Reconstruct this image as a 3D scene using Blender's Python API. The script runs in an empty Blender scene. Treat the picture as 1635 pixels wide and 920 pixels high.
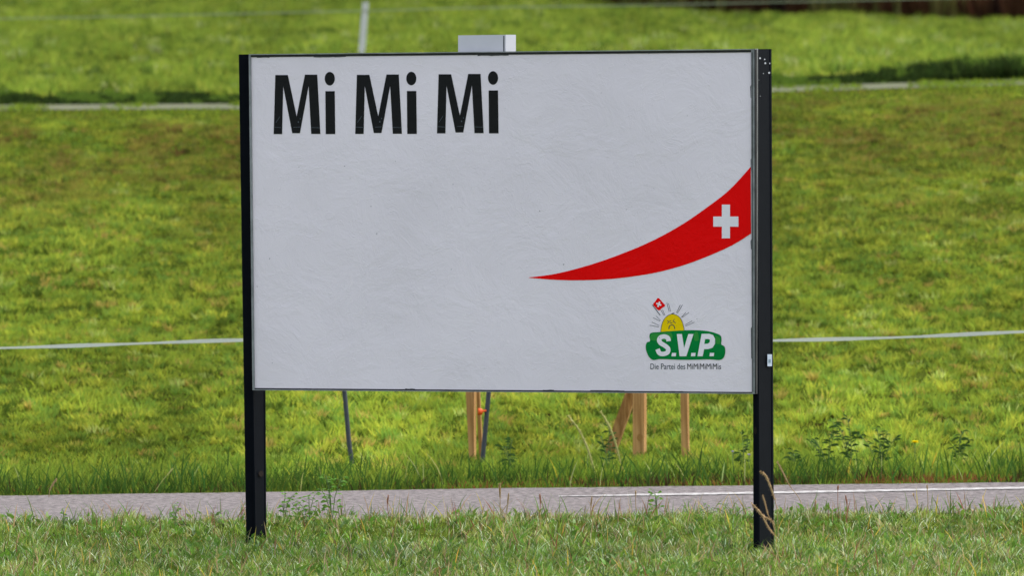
import bpy, math, random
import numpy as np
from mathutils import Vector, Matrix
from mathutils.geometry import tessellate_polygon
random.seed(7); RNG = np.random.default_rng(11)
scene = bpy.context.scene
C = scene.collection

# ------------------------------------------------------------------ camera
F = 10900.0; HC = 2.84; PITCH = math.atan(370/10900.0); ROLL = 0.0100     # F in photograph pixels (1635 wide)
fw = Vector((0, math.cos(PITCH), -math.sin(PITCH)))
r0 = Vector((1, 0, 0)); u0 = Vector((0, math.sin(PITCH), math.cos(PITCH)))
rt = r0*math.cos(ROLL) - u0*math.sin(ROLL); up = u0*math.cos(ROLL) + r0*math.sin(ROLL)
cam_d = bpy.data.cameras.new('camera'); cam = bpy.data.objects.new('camera', cam_d); C.objects.link(cam)
cam.matrix_world = Matrix(((rt.x, up.x, -fw.x, 0), (rt.y, up.y, -fw.y, 0), (rt.z, up.z, -fw.z, HC), (0, 0, 0, 1)))
cam_d.sensor_width = 36; cam_d.lens = F/1635*36; cam_d.clip_start = 0.5; cam_d.clip_end = 3000
cam_d.dof.use_dof = True; cam_d.dof.focus_distance = 40.0; cam_d.dof.aperture_fstop = 4.2
scene.camera = cam

# ------------------------------------------------------------------ world, sun, exposure
w = bpy.data.worlds.new('World'); scene.world = w; w.use_nodes = True
nt = w.node_tree; sky = nt.nodes.new('ShaderNodeTexSky'); sky.sky_type = 'NISHITA'; sky.sun_disc = False
SUN_EL, SUN_AZ = math.radians(62), math.radians(60)        # azimuth from +Y (behind the billboard) towards +X
sky.sun_elevation = SUN_EL; sky.sun_rotation = SUN_AZ; sky.air_density = 1.0; sky.dust_density = 3.0; sky.ozone_density = 0.6
hs = nt.nodes.new('ShaderNodeHueSaturation'); hs.inputs['Saturation'].default_value = .55      # thin white cloud
nt.links.new(sky.outputs[0], hs.inputs['Color']); nt.links.new(hs.outputs[0], nt.nodes['Background'].inputs[0]); nt.nodes['Background'].inputs[1].default_value = 0.15
sd = bpy.data.lights.new('sun', 'SUN'); sd.energy = 1.2; sd.angle = math.radians(34); sd.color = (1, .95, .86)
so = bpy.data.objects.new('sun', sd); C.objects.link(so)
tosun = Vector((math.sin(SUN_AZ)*math.cos(SUN_EL), math.cos(SUN_AZ)*math.cos(SUN_EL), math.sin(SUN_EL)))
so.rotation_euler = tosun.to_track_quat('Z', 'Y').to_euler()
scene.view_settings.view_transform = 'Standard'; scene.view_settings.look = 'None'
scene.view_settings.exposure = 1.5; scene.view_settings.gamma = 1.0

# ------------------------------------------------------------------ helpers
def ray(px, row): return fw + rt*((px-817.5)/F) + up*((460-row)/F)
def at_y(px, row, Y):
    d = ray(px, row); return Vector((0, 0, HC)) + d*(Y/d.y)
def on_plane(px, row, p, n):
    d = ray(px, row); o = Vector((0, 0, HC)); return o + d*((p-o).dot(n)/d.dot(n))
def on_ground(px, row, z=0.0): return on_plane(px, row, Vector((0, 0, z)), Vector((0, 0, 1)))

def link(name, me, mat=None, parent=None):
    o = bpy.data.objects.new(name, me); C.objects.link(o)
    if mat: me.materials.append(mat)
    if parent: o.parent = parent
    return o
def tag(o, label=None, cat=None, group=None, kind=None):
    if label: o['label'] = label
    if cat: o['category'] = cat
    if group: o['group'] = group
    if kind: o['kind'] = kind
    return o
def empty(name, loc=(0, 0, 0)):
    o = bpy.data.objects.new(name, None); C.objects.link(o); o.location = loc; o.empty_display_size = .1; return o
def mesh(name, v, f, mat, parent=None, smooth=False, local=None):
    """v in world coordinates; local = world position of the parent"""
    me = bpy.data.meshes.new(name)
    if local is not None: v = [Vector(p)-Vector(local) for p in v]
    me.from_pydata([tuple(p) for p in v], [], f); me.update()
    if smooth:
        for p in me.polygons: p.use_smooth = True
    return link(name, me, mat, parent)

class MB:
    def __init__(s): s.v = []; s.f = []
    def add(s, v, f):
        b = len(s.v); s.v += [Vector(p) for p in v]; s.f += [[i+b for i in q] for q in f]
    def prism(s, ring0, ring1):
        n = len(ring0); s.add(list(ring0)+list(ring1), [list(range(n))[::-1], list(range(n, 2*n))] + [[i, (i+1) % n, n+(i+1) % n, n+i] for i in range(n)])
    def tube(s, pts, rads, n=8, squash=1.0):
        pts = [Vector(p) for p in pts]; rings = []
        for i, p in enumerate(pts):
            t = (pts[min(i+1, len(pts)-1)]-pts[max(i-1, 0)]).normalized()
            a = t.cross(Vector((0.3, 1, 0.1))).normalized(); b = t.cross(a).normalized(); r = rads[i] if hasattr(rads, '__len__') else rads
            rings.append([p + a*(r*math.cos(2*math.pi*k/n)) + b*(r*squash*math.sin(2*math.pi*k/n)) for k in range(n)])
        v = [q for R in rings for q in R]; f = []
        for i in range(len(pts)-1):
            for k in range(n): f.append([i*n+k, i*n+(k+1) % n, (i+1)*n+(k+1) % n, (i+1)*n+k])
        f.append(list(range(n))[::-1]); f.append([(len(pts)-1)*n+k for k in range(n)])
        s.add(v, f)
    def leaf(s, p, d, L, W, droop=0.3, nrm=Vector((0, 0, 1))):
        d = Vector(d).normalized(); side = d.cross(nrm)
        side = side.normalized() if side.length > .05 else Vector((1, 0, 0))
        P = []
        for t, wd in ((0, .08), (.3, .8), (.6, 1), (.85, .55), (1, .02)):
            c = Vector(p) + d*(L*t) - Vector((0, 0, 1))*(droop*L*t*t)
            P += [c - side*(W*wd/2) + Vector((0, 0, W*.12*wd)), c, c + side*(W*wd/2) + Vector((0, 0, W*.12*wd))]
        f = []
        for i in range(4):
            f += [[3*i, 3*i+1, 3*i+4, 3*i+3], [3*i+1, 3*i+2, 3*i+5, 3*i+4]]
        s.add(P, f)
    def build(s, name, mat, parent=None, local=None, smooth=False): return mesh(name, s.v, s.f, mat, parent, smooth, local)

def spline(pts, n=8, closed=False):
    P = [np.array(p, float) for p in pts]; N = len(P); out = []
    for i in range(N if closed else N-1):
        if closed: a, b, c, d = P[i-1], P[i], P[(i+1) % N], P[(i+2) % N]
        else: a, b, c, d = P[max(i-1, 0)], P[i], P[i+1], P[min(i+2, N-1)]
        for k in range(n):
            t = k/n; out.append(tuple(.5*((2*b)+(-a+c)*t+(2*a-5*b+4*c-d)*t*t+(-a+3*b-3*c+d)*t**3)))
    if not closed: out.append(tuple(P[-1]))
    return out

# ------------------------------------------------------------------ materials
def mat(name, col, rough=.6, spec=.3, metal=0, trans=0.0, noise=None, bump=None, attr=None, extra=None):
    """noise = (scale, amount, second colour); bump = (scale, distance)"""
    m = bpy.data.materials.new(name); m.use_nodes = True; t = m.node_tree; b = t.nodes['Principled BSDF']; out = t.nodes['Material Output']
    b.inputs['Base Color'].default_value = (*col, 1); b.inputs['Roughness'].default_value = rough
    b.inputs['Specular IOR Level'].default_value = spec; b.inputs['Metallic'].default_value = metal
    tc = t.nodes.new('ShaderNodeTexCoord'); csock = None
    if attr:
        a = t.nodes.new('ShaderNodeAttribute'); a.attribute_name = attr; csock = a.outputs['Color']; t.links.new(csock, b.inputs['Base Color'])
    if noise:
        n = t.nodes.new('ShaderNodeTexNoise'); n.inputs['Scale'].default_value = noise[0]; n.inputs['Detail'].default_value = 6; n.inputs['Roughness'].default_value = .65
        t.links.new(tc.outputs['Object'], n.inputs['Vector'])
        cr = t.nodes.new('ShaderNodeValToRGB'); cr.color_ramp.elements[0].position = .5-noise[1]; cr.color_ramp.elements[1].position = .5+noise[1]
        cr.color_ramp.elements[0].color = (*col, 1); cr.color_ramp.elements[1].color = (*noise[2], 1)
        t.links.new(n.outputs['Fac'], cr.inputs['Fac']); csock = cr.outputs['Color']; t.links.new(csock, b.inputs['Base Color'])
    if bump:
        n2 = t.nodes.new('ShaderNodeTexNoise'); n2.inputs['Scale'].default_value = bump[0]; n2.inputs['Detail'].default_value = 5
        t.links.new(tc.outputs['Object'], n2.inputs['Vector'])
        bp = t.nodes.new('ShaderNodeBump'); bp.inputs['Distance'].default_value = bump[1]; bp.inputs['Strength'].default_value = 1
        t.links.new(n2.outputs['Fac'], bp.inputs['Height']); t.links.new(bp.outputs['Normal'], b.inputs['Normal'])
    if trans:
        tr = t.nodes.new('ShaderNodeBsdfTranslucent'); mx = t.nodes.new('ShaderNodeMixShader'); mx.inputs[0].default_value = trans
        tr.inputs[0].default_value = (*col, 1)
        if csock: t.links.new(csock, tr.inputs[0])
        t.links.new(b.outputs[0], mx.inputs[1]); t.links.new(tr.outputs[0], mx.inputs[2]); t.links.new(mx.outputs[0], out.inputs['Surface'])
    if extra: extra(t, b, tc, csock)
    return m

def panel_extra(base):
    """crumpled pasted paper: fine ridged wrinkles as bump, sparse specks of dirt and faint stains"""
    def fn(t, b, tc, cs):
        mp = t.nodes.new('ShaderNodeMapping'); mp.inputs['Scale'].default_value = (1, 1, 1); t.links.new(tc.outputs['Object'], mp.inputs['Vector'])
        n1 = t.nodes.new('ShaderNodeTexNoise'); n1.inputs['Scale'].default_value = 3.2; n1.inputs['Detail'].default_value = 8; n1.inputs['Roughness'].default_value = .66; n1.inputs['Distortion'].default_value = .6
        n2 = t.nodes.new('ShaderNodeTexNoise'); n2.inputs['Scale'].default_value = 7; n2.inputs['Detail'].default_value = 4; n2.inputs['Distortion'].default_value = 1.2
        n3 = t.nodes.new('ShaderNodeTexNoise'); n3.inputs['Scale'].default_value = 1.1; n3.inputs['Detail'].default_value = 3
        for n in (n1, n2, n3): t.links.new(mp.outputs[0], n.inputs['Vector'])
        def math_(op, a, bb):
            q = t.nodes.new('ShaderNodeMath'); q.operation = op
            for i, s in enumerate((a, bb)):
                if isinstance(s, (int, float)): q.inputs[i].default_value = s
                else: t.links.new(s, q.inputs[i])
            return q.outputs[0]
        ridge = math_('ABSOLUTE', math_('SUBTRACT', n2.outputs['Fac'], .5), 0)
        h = math_('ADD', math_('MULTIPLY', n1.outputs['Fac'], 1.0), math_('MULTIPLY', math_('MINIMUM', ridge, .012), -5))
        bp = t.nodes.new('ShaderNodeBump'); bp.inputs['Distance'].default_value = .02; bp.inputs['Strength'].default_value = .55
        t.links.new(h, bp.inputs['Height']); t.links.new(bp.outputs['Normal'], b.inputs['Normal'])
        v = t.nodes.new('ShaderNodeTexNoise'); v.inputs['Scale'].default_value = 38; v.inputs['Detail'].default_value = 2; t.links.new(mp.outputs[0], v.inputs['Vector'])
        cr = t.nodes.new('ShaderNodeValToRGB'); cr.color_ramp.elements[0].position = .76; cr.color_ramp.elements[1].position = .80
        t.links.new(v.outputs['Fac'], cr.inputs['Fac'])
        big = t.nodes.new('ShaderNodeMixRGB'); big.inputs[1].default_value = (*base, 1); big.inputs[2].default_value = (*[c*.9 for c in base], 1)
        st = t.nodes.new('ShaderNodeValToRGB'); st.color_ramp.elements[0].position = .35; st.color_ramp.elements[1].position = .75
        t.links.new(n3.outputs['Fac'], st.inputs['Fac']); t.links.new(st.outputs['Color'], big.inputs[0])
        mx = t.nodes.new('ShaderNodeMixRGB'); t.links.new(cr.outputs['Color'], mx.inputs[0]); t.links.new(big.outputs[0], mx.inputs[1])
        mx.inputs[2].default_value = (*[c*.45+.02 for c in base], 1); t.links.new(mx.outputs[0], b.inputs['Base Color'])
    return fn
def grain(t, b, tc, cs):
    """long dark grain lines along the upright stakes"""
    mp = t.nodes.new('ShaderNodeMapping'); mp.inputs['Scale'].default_value = (60, 60, 2.2); t.links.new(tc.outputs['Object'], mp.inputs['Vector'])
    n = t.nodes.new('ShaderNodeTexNoise'); n.inputs['Scale'].default_value = 1; n.inputs['Detail'].default_value = 4; t.links.new(mp.outputs[0], n.inputs['Vector'])
    cr = t.nodes.new('ShaderNodeValToRGB'); cr.color_ramp.elements[0].position = .35; cr.color_ramp.elements[1].position = .7; cr.color_ramp.elements[0].color = (.5, .45, .4, 1)
    t.links.new(n.outputs['Fac'], cr.inputs['Fac']); mx = t.nodes.new('ShaderNodeMixRGB'); mx.blend_type = 'MULTIPLY'; mx.inputs[0].default_value = 1
    t.links.new(cs, mx.inputs[1]); t.links.new(cr.outputs['Color'], mx.inputs[2]); t.links.new(mx.outputs[0], b.inputs['Base Color'])
def printed(name, col, rough=.45): return mat(name, col, rough, .06, extra=panel_extra(col))

M_white = printed('white_poster_paper', (.785, .71, .735))
M_black = printed('black_print', (.012, .012, .012))
M_red = printed('red_print', (.80, .0008, .0008))
M_cross = printed('unprinted_paper', (.78, .735, .75))
M_green = printed('green_print', (.0, .19, .035))
M_green2 = printed('light_green_print', (.03, .25, .04))
M_yellow = printed('yellow_print', (.80, .56, .0))
M_line = printed('grey_line_print', (.13, .15, .17))
M_slog = printed('slogan_print', (.045, .06, .07))
M_sbold = printed('slogan_bold_print', (.012, .016, .02))
M_post = mat('black_painted_steel', (.003, .004, .006), .6, .02, noise=(14, .3, (.005, .006, .0085)), bump=(60, .0006))
M_frame = mat('grey_aluminium_frame', (.27, .28, .275), .5, .3, metal=.2, noise=(9, .12, (.17, .18, .175)))
M_dark = mat('dark_frame_strip', (.02, .02, .02), .7, .2, noise=(11, .1, (.035, .035, .032)))
M_chip = mat('torn_paper_grey', (.10, .105, .11), .8, .2, noise=(30, .2, (.05, .05, .05)))
M_box = mat('brushed_aluminium', (.55, .54, .56), .5, .4, metal=.15, noise=(7, .3, (.48, .47, .49)))
M_box2 = mat('aluminium_sun_side_tone', (.40, .41, .44), .6, .4, metal=.1)  # sun side of the box: its brightness under the sun set by colour
M_spot = mat('white_droppings', (.34, .36, .38), .9, .05)
M_stick = mat('white_sticker', (.33, .38, .45), .7, .05)
M_stick2 = mat('sticker_print', (.10, .16, .2), .6)
M_rust = mat('rust_stain', (.016, .012, .010), .9, .05)
M_wood = mat('raw_spruce_wood', (.50, .27, .09), .75, .1, noise=(5, .25, (.56, .33, .13)), bump=(40, .001), extra=grain)
M_wood2 = mat('brown_wood', (.24, .12, .03), .8, .2, noise=(8, .25, (.33, .17, .05)))
M_plast = mat('grey_black_plastic', (.03, .035, .045), .5, .4, noise=(20, .2, (.045, .05, .06)))
M_orange = mat('orange_plastic', (.75, .10, .01), .5)
M_tape = mat('white_fence_tape', (.66, .66, .58), .6, noise=(60, .2, (.6, .61, .5)))
M_wpost = mat('weathered_white_post', (.50, .49, .44), .7, noise=(4, .3, (.62, .61, .56)))
M_asph = mat('pale_worn_asphalt', (.070, .060, .059), .9, .1, noise=(22, .10, (.17, .15, .146)), bump=(160, .004))
M_paint = mat('white_road_paint', (.37, .365, .355), .9, .05, noise=(16, .12, (.17, .155, .15)))
M_tape2 = mat('dull_grey_green_tape', (.24, .27, .16), .8)
M_gravel = mat('pale_gravel_path', (.105, .10, .065), .9, .1, noise=(2, .2, (.055, .07, .022)))
M_leaf = mat('weed_leaf', (.06, .17, .012), .5, .15, trans=.4, noise=(18, .3, (.13, .28, .02)))
M_dleaf = mat('dark_weed_leaf', (.022, .050, .012), .9, .02, trans=.2, noise=(10, .3, (.045, .09, .02)))
M_stem = mat('green_stem', (.09, .15, .04), .6, trans=.1)
M_dry = mat('dry_grass_stalk', (.42, .30, .14), .8, .2, trans=.15, noise=(30, .3, (.30, .19, .10)))
M_gold = mat('pale_green_grass_ear', (.34, .36, .10), .8, .2, trans=.2, noise=(30, .3, (.44, .40, .16)))
M_petal = mat('yellow_petal', (.85, .66, .0), .8, .05, trans=.2)
M_lilac = mat('lilac_petal', (.35, .25, .62), .6, trans=.2)
M_blade = mat('grass_blades', (.1, .2, .03), .85, .02, trans=.42, attr='blade_colour')
M_blade2 = mat('short_grass_blades', (.1, .2, .03), .45, .22, trans=.40, attr='blade_colour')
M_soil = mat('soil_and_thatch', (.030, .048, .006), 1.0, .0, noise=(3, .2, (.055, .07, .010)), bump=(30, .02))

# ------------------------------------------------------------------ terrain
def vnoise(x, y, s, seed):
    """smooth value noise 0..1 on numpy arrays"""
    g = np.random.default_rng(seed).random((256, 256)); X = np.asarray(x)/s+1000; Y = np.asarray(y)/s+1000
    xi = np.floor(X).astype(int); yi = np.floor(Y).astype(int); fx = X-xi; fy = Y-yi; fx = fx*fx*(3-2*fx); fy = fy*fy*(3-2*fy)
    G = lambda a, b: g[a % 256, b % 256]
    return (G(xi, yi)*(1-fx)+G(xi+1, yi)*fx)*(1-fy)+(G(xi, yi+1)*(1-fx)+G(xi+1, yi+1)*fx)*fy
def fbm(x, y, s, seed): return .5*vnoise(x, y, s, seed)+.3*vnoise(x, y, s*.47, seed+1)+.2*vnoise(x, y, s*.21, seed+2)
def z_for_row(px, row, Y):
    dx = fw.x + rt.x*(px-817.5)/F + up.x*(460-row)/F; dy = fw.y + rt.y*(px-817.5)/F + up.y*(460-row)/F
    dz = fw.z + rt.z*(px-817.5)/F + up.z*(460-row)/F
    return HC + dz/dy*Y
# road edges on the flat
NE = [on_ground(-700, 843), on_ground(0, 837), on_ground(817, 829), on_ground(1635, 820), on_ground(2400, 812)]
FE = [on_ground(-700, 802), on_ground(0, 794), on_ground(817, 781.5), on_ground(1635, 772), on_ground(2400, 764)]
def road_near(x): return np.interp(x, [-60]+[p.x for p in NE]+[60], [NE[0].y-3]+[p.y for p in NE]+[NE[-1].y+4])
def road_far(x): return np.interp(x, [-60]+[p.x for p in FE]+[60], [FE[0].y-3]+[p.y for p in FE]+[FE[-1].y+4])
YP0, YP1, YB, YU = 75.0, 78.2, 79.0, 125.0
def row_path(px): return np.interp(px, [-2000, 0, 400, 830, 1237, 1635, 3500], [180, 178, 176, 163, 149, 137, 110])
def terrain(x, y, bumps=True):
    x = np.asarray(x, float); y = np.asarray(y, float)
    px = x*F/np.maximum(y, 45.0)+817.5
    z75 = z_for_row(px, row_path(px), YP0); z78 = z_for_row(px, row_path(px)-10, YP1)
    zB = z78+.10; zU = z_for_row(px, np.interp(px, [0, 900, 1635], [-4, 10, 38]), YU)
    t = np.clip((y-47.0)/(YP0-47.0), 0, 1); te = t**1.08
    z = te*z75
    z = np.where(y > YP0, z75+(z78-z75)*np.clip((y-YP0)/(YP1-YP0), 0, 1), z)
    z = np.where(y > YP1, z78+(zB-z78)*np.clip((y-YP1)/(YB-YP1), 0, 1), z)
    z = np.where(y > YB, zB+(zU-zB)*np.clip((y-YB)/(YU-YB), 0, 1), z)
    z = np.where(y > YU, zU+(y-YU)*.06, z)
    if bumps:
        k = np.clip((y-47)/6, 0, 1)*np.clip(np.abs(y-76.6)/3-0.6, 0, 1)
        z = z+k*(fbm(x, y, 2.2, 5)-.5)*.22
    z = z-.085*np.clip((road_near(x)-.5-y)/.9, 0, 1)
    k2 = np.clip((road_near(x)-y)/1.0, 0, 1); z = z+k2*(.03+(fbm(x, y, 1.3, 31)-.5)*.05)
    z = z-.02*((y > road_near(x)) & (y < road_far(x)))
    return z
ys = np.concatenate([np.arange(-6, 34, 2), np.arange(34, 50, .2), np.arange(50, 82, .4), np.arange(82, 140, 1.5), np.linspace(140, 900, 50)])
us = np.linspace(-1, 1, 161)
V = []; 
for y in ys:
    half = 14+max(0, y-20)*.16 + (max(0, y-140)*1.2)
    xs = us*half
    V.append(np.stack([xs, np.full_like(xs, y), terrain(xs, np.full_like(xs, y))], 1))
V = np.concatenate(V); n = len(us)
Fc = [[i*n+k, i*n+k+1, (i+1)*n+k+1, (i+1)*n+k] for i in range(len(ys)-1) for k in range(n-1)]
me = bpy.data.meshes.new('ground'); me.from_pydata(V.tolist(), [], Fc); me.update()
for p in me.polygons: p.use_smooth = True
tag(link('ground', me, M_soil), 'earth and thatch of the meadow under the grass', 'ground', kind='structure')

# road, its line, the path above
def strip(name, xs, y0f, y1f, z, m, nseg=3):
    v = []; f = []
    for i, x in enumerate(xs):
        a, b = y0f(x), y1f(x)
        for k in range(nseg+1):
            y = a+(b-a)*k/nseg; v.append((x, y, z(x, y)))
    q = nseg+1
    for i in range(len(xs)-1):
        for k in range(nseg): f.append([i*q+k, (i+1)*q+k, (i+1)*q+k+1, i*q+k+1])
    return mesh(name, v, f, m, smooth=True)
XS = np.linspace(-14, 14, 281)
wig = lambda x, s: float(fbm(x, s, .35, 77)-.5)
tag(strip('road', XS, lambda x: float(road_near(x))+.0, lambda x: float(road_far(x))+wig(x, 3.)*.10, lambda x, y: .006, M_asph),
    'narrow pale asphalt road crossing behind the billboard', 'road', kind='structure')
LP = [on_ground(892, 793, .01), on_ground(1100, 789.5, .01), on_ground(1400, 784, .01), on_ground(1635, 779.5, .01), on_ground(2300, 768, .01)]
lx = [p.x for p in LP]; ly = [p.y for p in LP]
tag(strip('road_marking', np.linspace(lx[0], lx[-1], 60), lambda x: float(np.interp(x, lx, ly))-.10*min(1, .25+(x-lx[0])*1.2+.3*wig(x, 9.)), lambda x: float(np.interp(x, lx, ly))+.10*min(1, .25+(x-lx[0])*1.2+.3*wig(x, 12.)), lambda x, y: .011, M_paint, 1),
    'white painted edge line on the pale road', 'road marking', kind='structure')
tag(strip('path', np.linspace(-16, 16, 120), lambda x: YP0+.3, lambda x: YP1-.2, lambda x, y: float(terrain(x, y))+.012, M_gravel),
    'pale gravel path along the foot of the upper field', 'path', kind='structure')

# ------------------------------------------------------------------ grass as blades
def blades(name, x, y, h, wd, lean, col, m, nseg=2, z=None, tipw=.12, laz=None):
    N = len(x); z = terrain(x, y)-.01 if z is None else z
    az = RNG.random(N)*2*np.pi if laz is None else laz
    fa = RNG.random(N)*np.pi
    sx, sy = np.cos(fa), np.sin(fa)
    rows = nseg+1; pts = np.zeros((N, rows*2-1, 3))
    for k in range(rows):
        t = k/nseg; off = h*np.sin(lean)*(t**1.7); zz = h*t*(1-.5*(1-np.cos(lean))*t)
        cx = x+np.cos(az)*off; cy = y+np.sin(az)*off; cz = z+zz
        if k < nseg:
            ww = wd*.5*(1-(1-tipw)*t**1.6*.6)
            pts[:, 2*k] = np.stack([cx-sx*ww, cy-sy*ww, cz], 1); pts[:, 2*k+1] = np.stack([cx+sx*ww, cy+sy*ww, cz], 1)
        else: pts[:, 2*k] = np.stack([cx, cy, cz], 1)
    nv = rows*2-1; base = (np.arange(N)*nv)[:, None]
    q = []
    for k in range(nseg-1): q += [2*k, 2*k+1, 2*k+3, 2*k+2]
    q += [2*(nseg-1), 2*(nseg-1)+1, 2*nseg]
    loops = (base+np.array(q)[None]).ravel(); st = [4*k for k in range(nseg)]; L = len(q)
    starts = (np.arange(N)*L)[:, None]+np.array(st)[None]
    me = bpy.data.meshes.new(name); me.vertices.add(N*nv); me.vertices.foreach_set('co', pts.astype(np.float32).ravel())
    me.loops.add(len(loops)); me.loops.foreach_set('vertex_index', loops.astype(np.int32))
    me.polygons.add(N*nseg); me.polygons.foreach_set('loop_start', starts.astype(np.int32).ravel())
    me.update(calc_edges=True)
    ca = me.color_attributes.new('blade_colour', 'FLOAT_COLOR', 'POINT')
    cc = np.ones((N, nv, 4), np.float32); cc[:, :, :3] = col[:, None, :]
    ca.data.foreach_set('color', cc.ravel())
    me.polygons.foreach_set('use_smooth', np.ones(N*nseg, bool))
    return link(name, me, m)
def scatter(y0, y1, dens, margin=1.5):
    """uniform points per square metre inside the view wedge plus a margin"""
    hw = lambda y: y*817.5/F+margin
    area = (y1-y0)*(hw(y0)+hw(y1)); N = int(area*dens)
    y = y0+(y1-y0)*RNG.random(int(N*1.3)); x = (RNG.random(len(y))*2-1)*hw(y1); k = np.abs(x) < hw(y)
    return x[k][:N], y[k][:N]
def tufts(y0, y1, tdens, nper, rad, margin=1.5):
    """blades gathered in small tufts: positions, tuft id, tuft count, direction away from the tuft's centre"""
    cx, cy = scatter(y0, y1, tdens, margin); T = len(cx); k = np.maximum(3, RNG.poisson(nper, T)); tid = np.repeat(np.arange(T), k); N = len(tid)
    a = RNG.random(N)*2*np.pi; tr = rad*(.5+RNG.random(T)); r = tr[tid]*np.sqrt(RNG.random(N))
    bias = RNG.random(T)*2*np.pi; laz = np.where(RNG.random(N) < .5, a, bias[tid]+(RNG.random(N)-.5)*1.2)
    return cx[tid]+r*np.cos(a), cy[tid]+r*np.sin(a)*1.3, tid, T, laz
def palette(T, cols, p):
    return np.array(cols)[RNG.choice(len(cols), T, p=np.array(p)/sum(p))]
def mixc(cols, wts):
    cols = np.array(cols)[None]; w = np.stack(wts, 1); w = w/w.sum(1, keepdims=True); return (cols*w[:, :, None]).sum(1)
def jitter(c, a=.25, hue=.12):
    N = len(c); return np.clip(c*(1+a*(RNG.random((N, 1))*2-1))*(1+hue*(RNG.random((N, 3))*2-1)), .002, .9)

# foreground verge: short matted turf
def verge():
    x, y, tid, T, laz = tufts(35.2, 44.6, 190, 22, .035, 2.0); k = y < road_near(x)-.02+.10*(RNG.random(len(x))-.6); x, y, tid, laz = x[k], y[k], tid[k], laz[k]; N = len(x)
    p = fbm(x, y, .45, 100); q = fbm(x, y, 1.4, 120)
    cT = palette(T, [(.095, .175, .026), (.155, .235, .036), (.23, .285, .06), (.035, .075, .012), (.09, .21, .015), (.27, .28, .11)], [5, 6, 3, 3, 2, 1.0])
    hT = .022+.065*RNG.random(T)**1.4
    h = hT[tid]*(.5+.8*RNG.random(N))*(.65+.8*p); lean = np.radians(12+65*RNG.random(N)); wd = .003+.0035*RNG.random(N)
    c = cT[tid]*(.72+1.05*p)[:, None]*np.array([1.1, 1.03, .95])[None]; c[RNG.random(N) < .13] *= .35
    r = RNG.random(N); edge = np.clip(1-(road_near(x)-y)/.5, 0, 1)
    dead = r < .045+.38*edge*(fbm(x, y, .5, 140) > .50)+.12*(q > .60)
    c[dead] = np.array([.38, .28, .13]); rd = (r > .93) & (edge > .2); c[rd] = np.array([.20, .085, .045])
    pale = (r > .45) & (r < .53); c[pale] = np.array([.58, .66, .42])  # pale blades stand in for glints of light on the turf
    c = jitter(c, .35, .12)
    tag(blades('grass_verge', x, y, h, wd, lean, c, M_blade2, 3, laz=laz), 'short matted green turf in front of the road around the billboard posts', 'grass', kind='stuff')
    # taller odd blades
    x, y = scatter(37, 44.4, 60, 2.0); k = y < road_near(x)-.03; x, y = x[k], y[k]; N = len(x)
    edge = np.clip(1-(road_near(x)-y)/1.0, 0, 1); h = (.09+.08*RNG.random(N))*(1+.3*edge); lean = np.radians(8+40*RNG.random(N)); wd = .004+.005*RNG.random(N)
    c = np.tile(np.array([.10, .19, .03]), (N, 1)); r = RNG.random(N); c[r < .30] = (.34, .25, .13); c[(r > .3) & (r < .42)] = (.20, .09, .05); c[r > .93] = (.5, .36, .06)
    tag(blades('tall_grass', x, y, h, wd, lean, jitter(c, .3), M_blade, 3), 'taller single blades and brown stalks standing out of the turf', 'grass', kind='stuff')
    x, y = scatter(40.4, 44.4, 150, 2.0); k = (y < road_near(x)-.02) & (y > road_near(x)-.7); x, y = x[k], y[k]; N = len(x)
    k = fbm(x, y*.2, .5, 160) > .42; x, y = x[k], y[k]; N = len(x); c = palette(N, [(.09, .17, .02), (.15, .20, .04), (.34, .25, .13), (.20, .09, .05), (.42, .36, .20)], [5, 3, 2, 2.2, 1])
    tag(blades('verge_stems', x, y, .07+.12*RNG.random(N)**1.5, .0035+.004*RNG.random(N), np.radians(4+38*RNG.random(N)), jitter(c, .3), M_blade, 3), 'fine brown and green stems fringing the near road edge', 'grass', kind='stuff')
    # tiny broad clover-like leaves
    x, y = scatter(36.5, 44.4, 120, 2.0); k = (y < road_near(x)-.05) & (fbm(x, y, .6, 150) > .52); x, y = x[k], y[k]; N = len(x)
    h = .03+.03*RNG.random(N); c = jitter(np.tile(np.array([.10, .19, .025]), (N, 1)), .3)
    tag(blades('clover', x, y, h, .012+.012*RNG.random(N), np.radians(50+35*RNG.random(N)), c, M_blade2, 2, z=terrain(x, y)+.02+.035*RNG.random(N), tipw=.9), 'small broad clover leaves scattered through the turf', 'clover', kind='stuff')
verge()

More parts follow.
